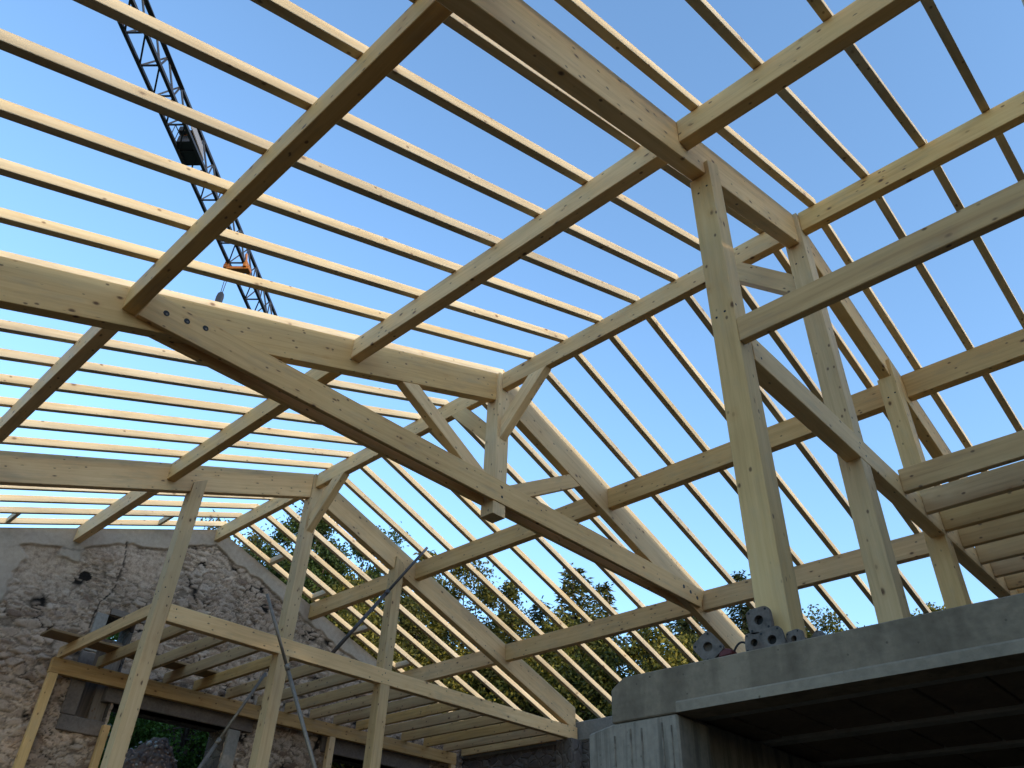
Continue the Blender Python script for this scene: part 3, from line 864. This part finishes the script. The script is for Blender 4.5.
def broadleaf(pos, H, R, mat, label, seed, ncl=70, per=95, zlo=.25, leaf=.075, squash=1.0, name='broadleaf_tree', cat='tree', group='trees behind the right roof slope'):
    r = np.random.default_rng(seed)
    root = empty(name, pos, label, cat, group)
    b = np.array(W(pos))
    bm = bmesh.new()
    top = b + np.array([r.normal(0, .15), r.normal(0, .15), H * .62])
    tube_bm(bm, Vector(b - np.array([0, 0, .1])), Vector(top), .018 * H + .03, .008 * H + .01, seg=8)
    zc = H * (zlo + 1) / 2; hz = H * (1 - zlo) / 2
    P = []; U = []; V_ = []
    for i in range(ncl):
        d = r.normal(0, 1, 3); d /= np.linalg.norm(d)
        rad = r.uniform(.35, 1.0) ** .6
        # uneven outline
        wob = 1 + .32 * noise.noise(Vector((d[0] * 1.6 + seed, d[1] * 1.6, d[2] * 1.6)))
        c = b + np.array([d[0] * R * rad * wob, d[1] * R * rad * wob, zc + d[2] * hz * rad * wob])
        if i % 3 == 0:
            k = r.uniform(.35, .95)
            s0 = b + (top - b) * k
            tube_bm(bm, Vector(s0), Vector(c), .012 * H * .5 + .008, .006, seg=5, cap=False)
        cr = r.uniform(.18, .42) * R * .55
        n = int(per * r.uniform(.6, 1.3))
        g_ = r.normal(0, 1, (n, 3)) * cr * np.array([.6, .6, .5])
        P.append(c + g_)
        u = unit(r.normal(0, 1, (n, 3)) + np.array([0, 0, -.3])) * r.uniform(leaf * .7, leaf * 1.35, (n, 1))
        w = unit(np.cross(u, r.normal(0, 1, (n, 3)))) * r.uniform(leaf * .4, leaf * .7, (n, 1))
        U.append(u); V_.append(w)
    bm_obj('trunk', bm, BARK, root)
    leaf_mesh('crown', np.concatenate(P), np.concatenate(U), np.concatenate(V_), mat, root)
    return root

def polar(az, d):
    a = math.radians(az); x = CAM.x + d * math.cos(a); y = CAM.y + d * math.sin(a)
    return x, y, terrain(x, y) - .05
def top_h(az, d, el):
    x, y, z = polar(az, d); return (x, y, z), CAM.z + d * math.tan(math.radians(el)) - z

TREES = [
 ('b', 25.5, 23, 24.0, 1.5, FOL_OLIVE, 'olive leafy tree farthest left, just over the sloping gable wall top'),
 ('b', 30.2, 21, 24.8, 1.4, FOL_GREEN, 'green leafy tree seen left of the middle post of the far truss'),
 ('b', 34.6, 22, 24.0, 1.4, FOL_GREEN, 'leafy green tree with ragged top, right of the far middle post'),
 ('c', 39.3, 20.5, 24.0, 1.7, FOL_OLIVE, 'olive conifer behind the right post of the far truss'),
 ('b', 43.0, 21, 22.6, 1.7, FOL_OLIVE, 'bushy olive tree right of the dark leaning prop top'),
 ('c', 46.2, 20, 21.4, 1.5, FOL_OLIVE, 'olive conifer right behind the far truss rafter'),
 ('c', 48.4, 22, 20.9, 1.5, FOL_DARK, 'low dark conifer just left of the pointed olive conifer'),
 ('c', 50.7, 20, 23.4, 2.0, FOL_OLIVE, 'tall pointed olive conifer, tallest under the middle tie planks'),
 ('c', 53.3, 21, 22.2, 1.5, FOL_OLIVE, 'second pointed olive conifer, right of the tallest one'),
 ('c', 56.0, 24, 20.3, 1.3, FOL_DARK, 'small dark conifer in the gap left of the middle truss foot'),
 ('c', 58.9, 23, 21.9, 1.4, FOL_DARK, 'dark conifer behind the right end of the tie planks'),
 ('c', 62.9, 24, 22.4, 1.5, FOL_DARK, 'narrow dark spruce tip left of the thickest near post'),
 ('a', 67.8, 22, 18.9, 1.3, FOL_OLIVE, 'olive tree top showing over the concrete beam between the near posts'),
 ('a', 75.6, 21, 19.0, 1.0, FOL_YEL, 'small yellow tree top over the concrete beam right of the near middle post'),
 ('b', 36.5, 17, 19.8, 1.5, FOL_OLIVE, 'lower olive bushy tree behind the right wall, below the airy tree'),
 ('b', 41.2, 17.5, 18.2, 1.5, FOL_YEL, 'lower yellow bush behind the rafters near the far truss right post'),
 ('b', 45.0, 18, 17.2, 1.4, FOL_GREEN, 'low green bush behind the foot of the far right roof slope'),
 ('b', 49.3, 17.2, 18.2, 1.4, FOL_YEL, 'low yellow bush above the pale concrete wall capping'),
 ('c', 52.8, 17.8, 18.6, 1.5, FOL_OLIVE, 'low olive conifer above the left end of the concrete beam'),
 ('b', 56.6, 18.2, 18.6, 1.4, FOL_YEL, 'low yellow green bush left of the tilted steel plate'),
 ('b', 60.6, 18.5, 18.8, 1.3, FOL_OLIVE, 'low olive bush behind the foot of the middle truss rafter'),
 ('b', 33.0, 18, 21.0, 1.5, FOL_YEL, 'yellowish bush behind the gable slope left of the far right post'),
 ('c', 29.0, 24, 22.5, 1.6, FOL_DARK, 'dark conifer over the gable wall slope, behind the far middle post'),
]
for i, (k, az, d, el, R, mt, lab) in enumerate(TREES):
    clear = 1.5 * R if k != 'c' else 1.15 * R
    while True:
        p, H = top_h(az, d, el)
        if p[0] - clear > 11.7 or p[1] - clear > 7.15: break
        d += .25
    if k == 'c': conifer(p, H, R, mt, lab, 100 + i)
    elif k == 'b': broadleaf(p, H * 1.0, R * 1.12, mt, lab, 100 + i, 150, 330, .05, .052)
    else: broadleaf(p, H, R, mt, lab, 100 + i, 110, 95, .3, .05)
# shrubs and the rubble heap seen through the wall openings
for i, (x, y, H, R, mt, lab) in enumerate([
 (15.2, .4, 3.3, 1.3, FOL_HEDGE, 'green shrub at the left of the wide wall opening'),
 (15.6, 2.4, 3.3, 1.4, FOL_HEDGE, 'green shrub at the right of the wide wall opening'),
 (14.4, -1.15, 4.3, 1.25, FOL_HEDGE, 'green shrub behind the narrow window in the stone wall'),
 (15.4, 5.2, 3.1, 1.5, FOL_HEDGE, 'bright green shrub behind the right hand opening'),
 (15.0, 7.6, 3.1, 1.3, FOL_DARK, 'dark shrub farthest right behind the right hand opening')]):
    broadleaf((x, y, terrain(x, y) - .05), H, R, mt, lab, 300 + i, 90, 160, .0, .045, name='shrub', cat='shrub', group='shrubs outside the wall openings')
hp = empty('rubble_heap', (12.9, .72, -5.0), 'reddish heap of rubble and plaster lumps outside the wide wall opening', 'rubble heap')
bm = bmesh.new()
bmesh.ops.create_icosphere(bm, subdivisions=5, radius=1.0)
for v in bm.verts:
    p = v.co.copy()
    n_ = 1 + .10 * noise.fractal(p * 2.2, 1, 2, 3) + .07 * abs(noise.noise(p * 9)) + .03 * noise.noise(p * 20)
    v.co = W((12.9, .72, -5.0)) + Vector((p.x * .95 * n_, p.y * .78 * n_, p.z * 1.78 * n_))
bm_obj('mound', bm, DEBRIS, hp)
bm = bmesh.new()
for i in range(60):
    a = random.uniform(0, 6.28); e_ = random.uniform(.35, 1.35)
    d_ = Vector((math.cos(a) * math.cos(e_) * .97, math.sin(a) * math.cos(e_) * .80, math.sin(e_) * 1.82))
    s_ = random.uniform(.015, .055)
    mm = Matrix.Translation(W((12.9, .72, -5.0)) + d_) @ Matrix.Rotation(random.uniform(0, 3), 4, 'X') @ Matrix.Diagonal((s_, s_ * random.uniform(.5, 1), s_ * random.uniform(.5, 1), 1))
    bmesh.ops.create_icosphere(bm, subdivisions=1, radius=1.0, matrix=mm)
bm_obj('plaster_lump', bm, PLASTER, hp)

# ------------------------------------------------------------------ tower crane
cr = empty('tower_crane', (22.0, -18.0, -6), 'dark lattice tower crane jib high above the left roof slope', 'crane')
az = math.radians(48.5)
D = Vector((math.cos(az), math.sin(az), 0)); Pn = Vector((-math.sin(az), math.cos(az), 0))
O = Vector((34.02, -4.50, 39.0))
Wd, HA = 1.31, 2.75
def J(s, w, z): return W(O + D * s + Pn * w + Vector((0, 0, z)))
bm = bmesh.new()
S0, S1 = -19.0, 31.0
bar_bm(bm, J(S0, 0, 0), J(S1, 0, 0), .22); bar_bm(bm, J(S0, Wd, 0), J(S1, Wd, 0), .23); bar_bm(bm, J(S0, Wd / 2, HA), J(S1, Wd / 2, HA), .23)
st_ = 2.2; s = S0; k = 0
while s < S1 - .1:
    e = min(s + st_, S1)
    bar_bm(bm, J(s, 0, 0), J(s, Wd, 0), .10)
    bar_bm(bm, J(s, Wd, 0), J(e, 0, 0), .10)
    for w in (0, Wd):
        bar_bm(bm, J(s, w, 0), J((s + e) / 2, Wd / 2, HA), .10)
        if w: bar_bm(bm, J((s + e) / 2, Wd / 2, HA), J(e, w, 0), .10)
    s = e; k += 1
bm_obj('jib', bm, CRANE, cr)
bm = bmesh.new()   # walkway / tie bars by the inner part of the jib
bar_bm(bm, J(S0, Wd * .5, HA + .45), J(5.0, Wd * .5, HA + .15), .14)
bar_bm(bm, J(S0, Wd * .72, HA - .5), J(6.2, Wd * .72, HA - .5), .30, .05)
bar_bm(bm, J(S0, -.28, .25), J(4.0, -.28, .25), .045)
bm_obj('tie_bar', bm, CRANE, cr)
pf = bmesh.new()
for b_ in [(8.8, 10.9, .12, 1.2, .05, .75), (8.4, 9.2, .2, .7, .75, 1.25)]:
    pts = [J(b_[0], b_[2], b_[4]), J(b_[1], b_[2], b_[4]), J(b_[1], b_[3], b_[4]), J(b_[0], b_[3], b_[4])]
    bm_prism(pf, pts, Vector((0, 0, b_[5] - b_[4])), .04)
for i in range(5):
    bar_bm(pf, J(8.2 + i * .55, .02, 0), J(8.2 + i * .55, .02, 1.1), .05)
bar_bm(pf, J(8.2, .02, 1.1), J(10.6, .02, 1.1), .05)
wn = bm_obj('winch_platform', pf, CRANE, cr)
pf = bmesh.new(); tube_bm(pf, J(8.9, .25, 1.0), J(8.9, 1.0, 1.0), .28, seg=16); bm_obj('winch_drum', pf, CRANE_OR, wn)
pf = bmesh.new()
n0 = (J(8.0, Wd + .04, .5), J(10.6, Wd + .04, .25), J(10.6, Wd * .62, HA * .72), J(8.0, Wd * .62, HA * .78))
bm_prism(pf, list(n0), (J(0, .06, .02) - J(0, 0, 0)))
pn = bm_obj('side_panel', pf, CRANE_GREY, cr)
pf = bmesh.new()
for i in range(26):
    u, v = random.uniform(.06, .94), random.uniform(.08, .92)
    c = n0[0] * (1 - u) * (1 - v) + n0[1] * u * (1 - v) + n0[2] * u * v + n0[3] * (1 - u) * v
    d_ = (n0[1] - n0[0]).normalized(); e_ = (n0[3] - n0[0]).normalized()
    a_ = random.uniform(.06, .2); b2 = random.uniform(.05, .14)
    nn = d_.cross(e_).normalized()
    if nn.z > 0: nn = -nn
    bm_prism(pf, [c - d_ * a_ - e_ * b2 + nn * .004, c + d_ * a_ - e_ * b2 * .3 + nn * .004, c + d_ * a_ * .6 + e_ * b2 + nn * .004, c - d_ * a_ * .7 + e_ * b2 + nn * .004], nn * .01)
bm_obj('panel_gap', pf, BLACK, pn)
ts = 20.9
pf = bmesh.new()
for b_ in [(ts - .35, ts + .45, -.35, .1, -.5, -.1), (ts - .3, ts + .35, -.1, Wd + .5, -.62, -.34), (ts - .5, ts + .6, Wd + .02, Wd + .3, -.5, .1)]:
    pts = [J(b_[0], b_[2], b_[4]), J(b_[1], b_[2], b_[4]), J(b_[1], b_[3], b_[4]), J(b_[0], b_[3], b_[4])]
    bm_prism(pf, pts, Vector((0, 0, b_[5] - b_[4])), .03)
for w in (-.15, Wd + .15):
    for q_ in (-.25, .35):
        tube_bm(pf, J(ts + q_, w - .08, -.05), J(ts + q_, w + .08, -.05), .2, seg=14)
bar_bm(pf, J(ts, Wd, 0), J(ts + .2, Wd * .75, 1.5), .16)
bm_obj('trolley', pf, CRANE_OR, cr)
hs = ts + .15
pf = bmesh.new()
for w in (-.12, .12): tube_bm(pf, J(hs, w, -.5), J(hs, w * .6, -3.0), .03, seg=6)
bm_obj('hoist_rope', pf, CRANE, cr)
pf = bmesh.new()
pts = [J(hs, a, b) for a, b in [(-.22, -3.0), (-.28, -3.4), (-.26, -4.1), (-.1, -4.5), (.1, -4.5), (.26, -4.1), (.28, -3.4), (.22, -3.0), (.0, -2.85)]]
bm_prism(pf, [p + (J(-.13, 0, 0) - J(0, 0, 0)) for p in pts], J(.26, 0, 0) - J(0, 0, 0), .03)
hk = bm_obj('hook_block', pf, CRANE, cr)
pf = bmesh.new()
hp_ = [J(hs, .18 * math.sin(a), -4.78 + .22 * math.cos(a)) for a in [math.radians(x) for x in range(-10, 250, 20)]]
for a, b in zip(hp_[:-1], hp_[1:]): tube_bm(pf, a, b, .05, seg=8)
bm_obj('hook', pf, CRANE, hk)
# mast and counter jib, outside the picture
pf = bmesh.new()
mc = O + D * (-20.0) + Pn * (Wd / 2)
crn = [Vector((sx * .8, sy * .8, 0)) for sx, sy in ((-1, -1), (1, -1), (1, 1), (-1, 1))]
z = -6.5
for c in crn: bar_bm(pf, W(Vector((mc.x, mc.y, -6.5)) + c), W(Vector((mc.x, mc.y, 45.0)) + c), .2)
while z < 38:
    for i in range(4):
        a, b = crn[i], crn[(i + 1) % 4]
        bar_bm(pf, W(Vector((mc.x, mc.y, z)) + a), W(Vector((mc.x, mc.y, z + 1.8)) + b), .09)
        bar_bm(pf, W(Vector((mc.x, mc.y, z)) + a), W(Vector((mc.x, mc.y, z)) + b), .09)
    z += 1.8
bm_obj('mast', pf, CRANE, cr)
pf = bmesh.new()
for w in (0, Wd): bar_bm(pf, J(-30, w, 0), J(S0, w, 0), .22)
for i in range(6): bar_bm(pf, J(-30 + i * 1.8, 0, 0), J(-30 + i * 1.8, Wd, 0), .1)
bm_prism(pf, [J(-30, -.1, -1.5), J(-28, -.1, -1.5), J(-28, Wd + .1, -1.5), J(-30, Wd + .1, -1.5)], Vector((0, 0, 2.2)))
bm_obj('counter_jib', pf, CRANE, cr)

# ------------------------------------------------------------------ camera
fwd = Vector((0.567, 0.576, 0.589))
def setup_camera():
    yaw, pitch, roll, f = CAMP
    cy, sy, cp, sp = math.cos(yaw), math.sin(yaw), math.cos(pitch), math.sin(pitch)
    F_ = Vector((cp * cy, cp * sy, sp))
    r0 = F_.cross(Vector((0, 0, 1))).normalized(); u0 = r0.cross(F_)
    R_ = r0 * math.cos(roll) + u0 * math.sin(roll)
    U_ = -r0 * math.sin(roll) + u0 * math.cos(roll)
    cd = bpy.data.cameras.new('camera'); cam = bpy.data.objects.new('camera', cd); col.objects.link(cam)
    M = Matrix((R_, U_, -F_)).transposed().to_4x4(); M.translation = W(CAM)
    cam.matrix_world = M
    cd.sensor_fit = 'HORIZONTAL'; cd.sensor_width = 36.0; cd.lens = f * 36.0 / 1024.0
    cd.clip_start = .05; cd.clip_end = 2000
    scn.camera = cam
CAMP = (-0.793, 0.6297, 0.0406, 781.998)
setup_camera()

# ------------------------------------------------------------------ light
SUN_EL = math.radians(10.4)
w = bpy.data.worlds.new('World'); scn.world = w; w.use_nodes = True
nt = w.node_tree; nt.nodes.clear(); t = NT(nt)
out = t.n('OutputWorld'); bg = t.n('Background'); sky = t.n('TexSky')
sky.sky_type = 'NISHITA'; sky.sun_disc = False
sky.sun_elevation = SUN_EL; sky.sun_rotation = math.radians(270.0)
sky.air_density = 1.05; sky.dust_density = 0.8; sky.ozone_density = 2.9
nt.links.new(sky.outputs[0], bg.inputs[0]); bg.inputs[1].default_value = 0.56
nt.links.new(bg.outputs[0], out.inputs[0])
sd = bpy.data.lights.new('sun', 'SUN'); so = bpy.data.objects.new('sun', sd); col.objects.link(so)
sd.energy = 1.9; sd.angle = math.radians(.5); sd.color = (1.0, .87, .70)
dirv = Vector((math.cos(SUN_EL), 0, -math.sin(SUN_EL)))
so.rotation_euler = dirv.to_track_quat('-Z', 'Y').to_euler()
so.location = (-30, 0, 20)
scn.view_settings.view_transform = 'Standard'; scn.view_settings.look = 'None'
scn.view_settings.exposure = 0; scn.view_settings.gamma = 1
scn.render.engine = 'CYCLES'
scn.cycles.max_bounces = 8; scn.cycles.diffuse_bounces = 5
scn.render.resolution_x = 1024; scn.render.resolution_y = 768
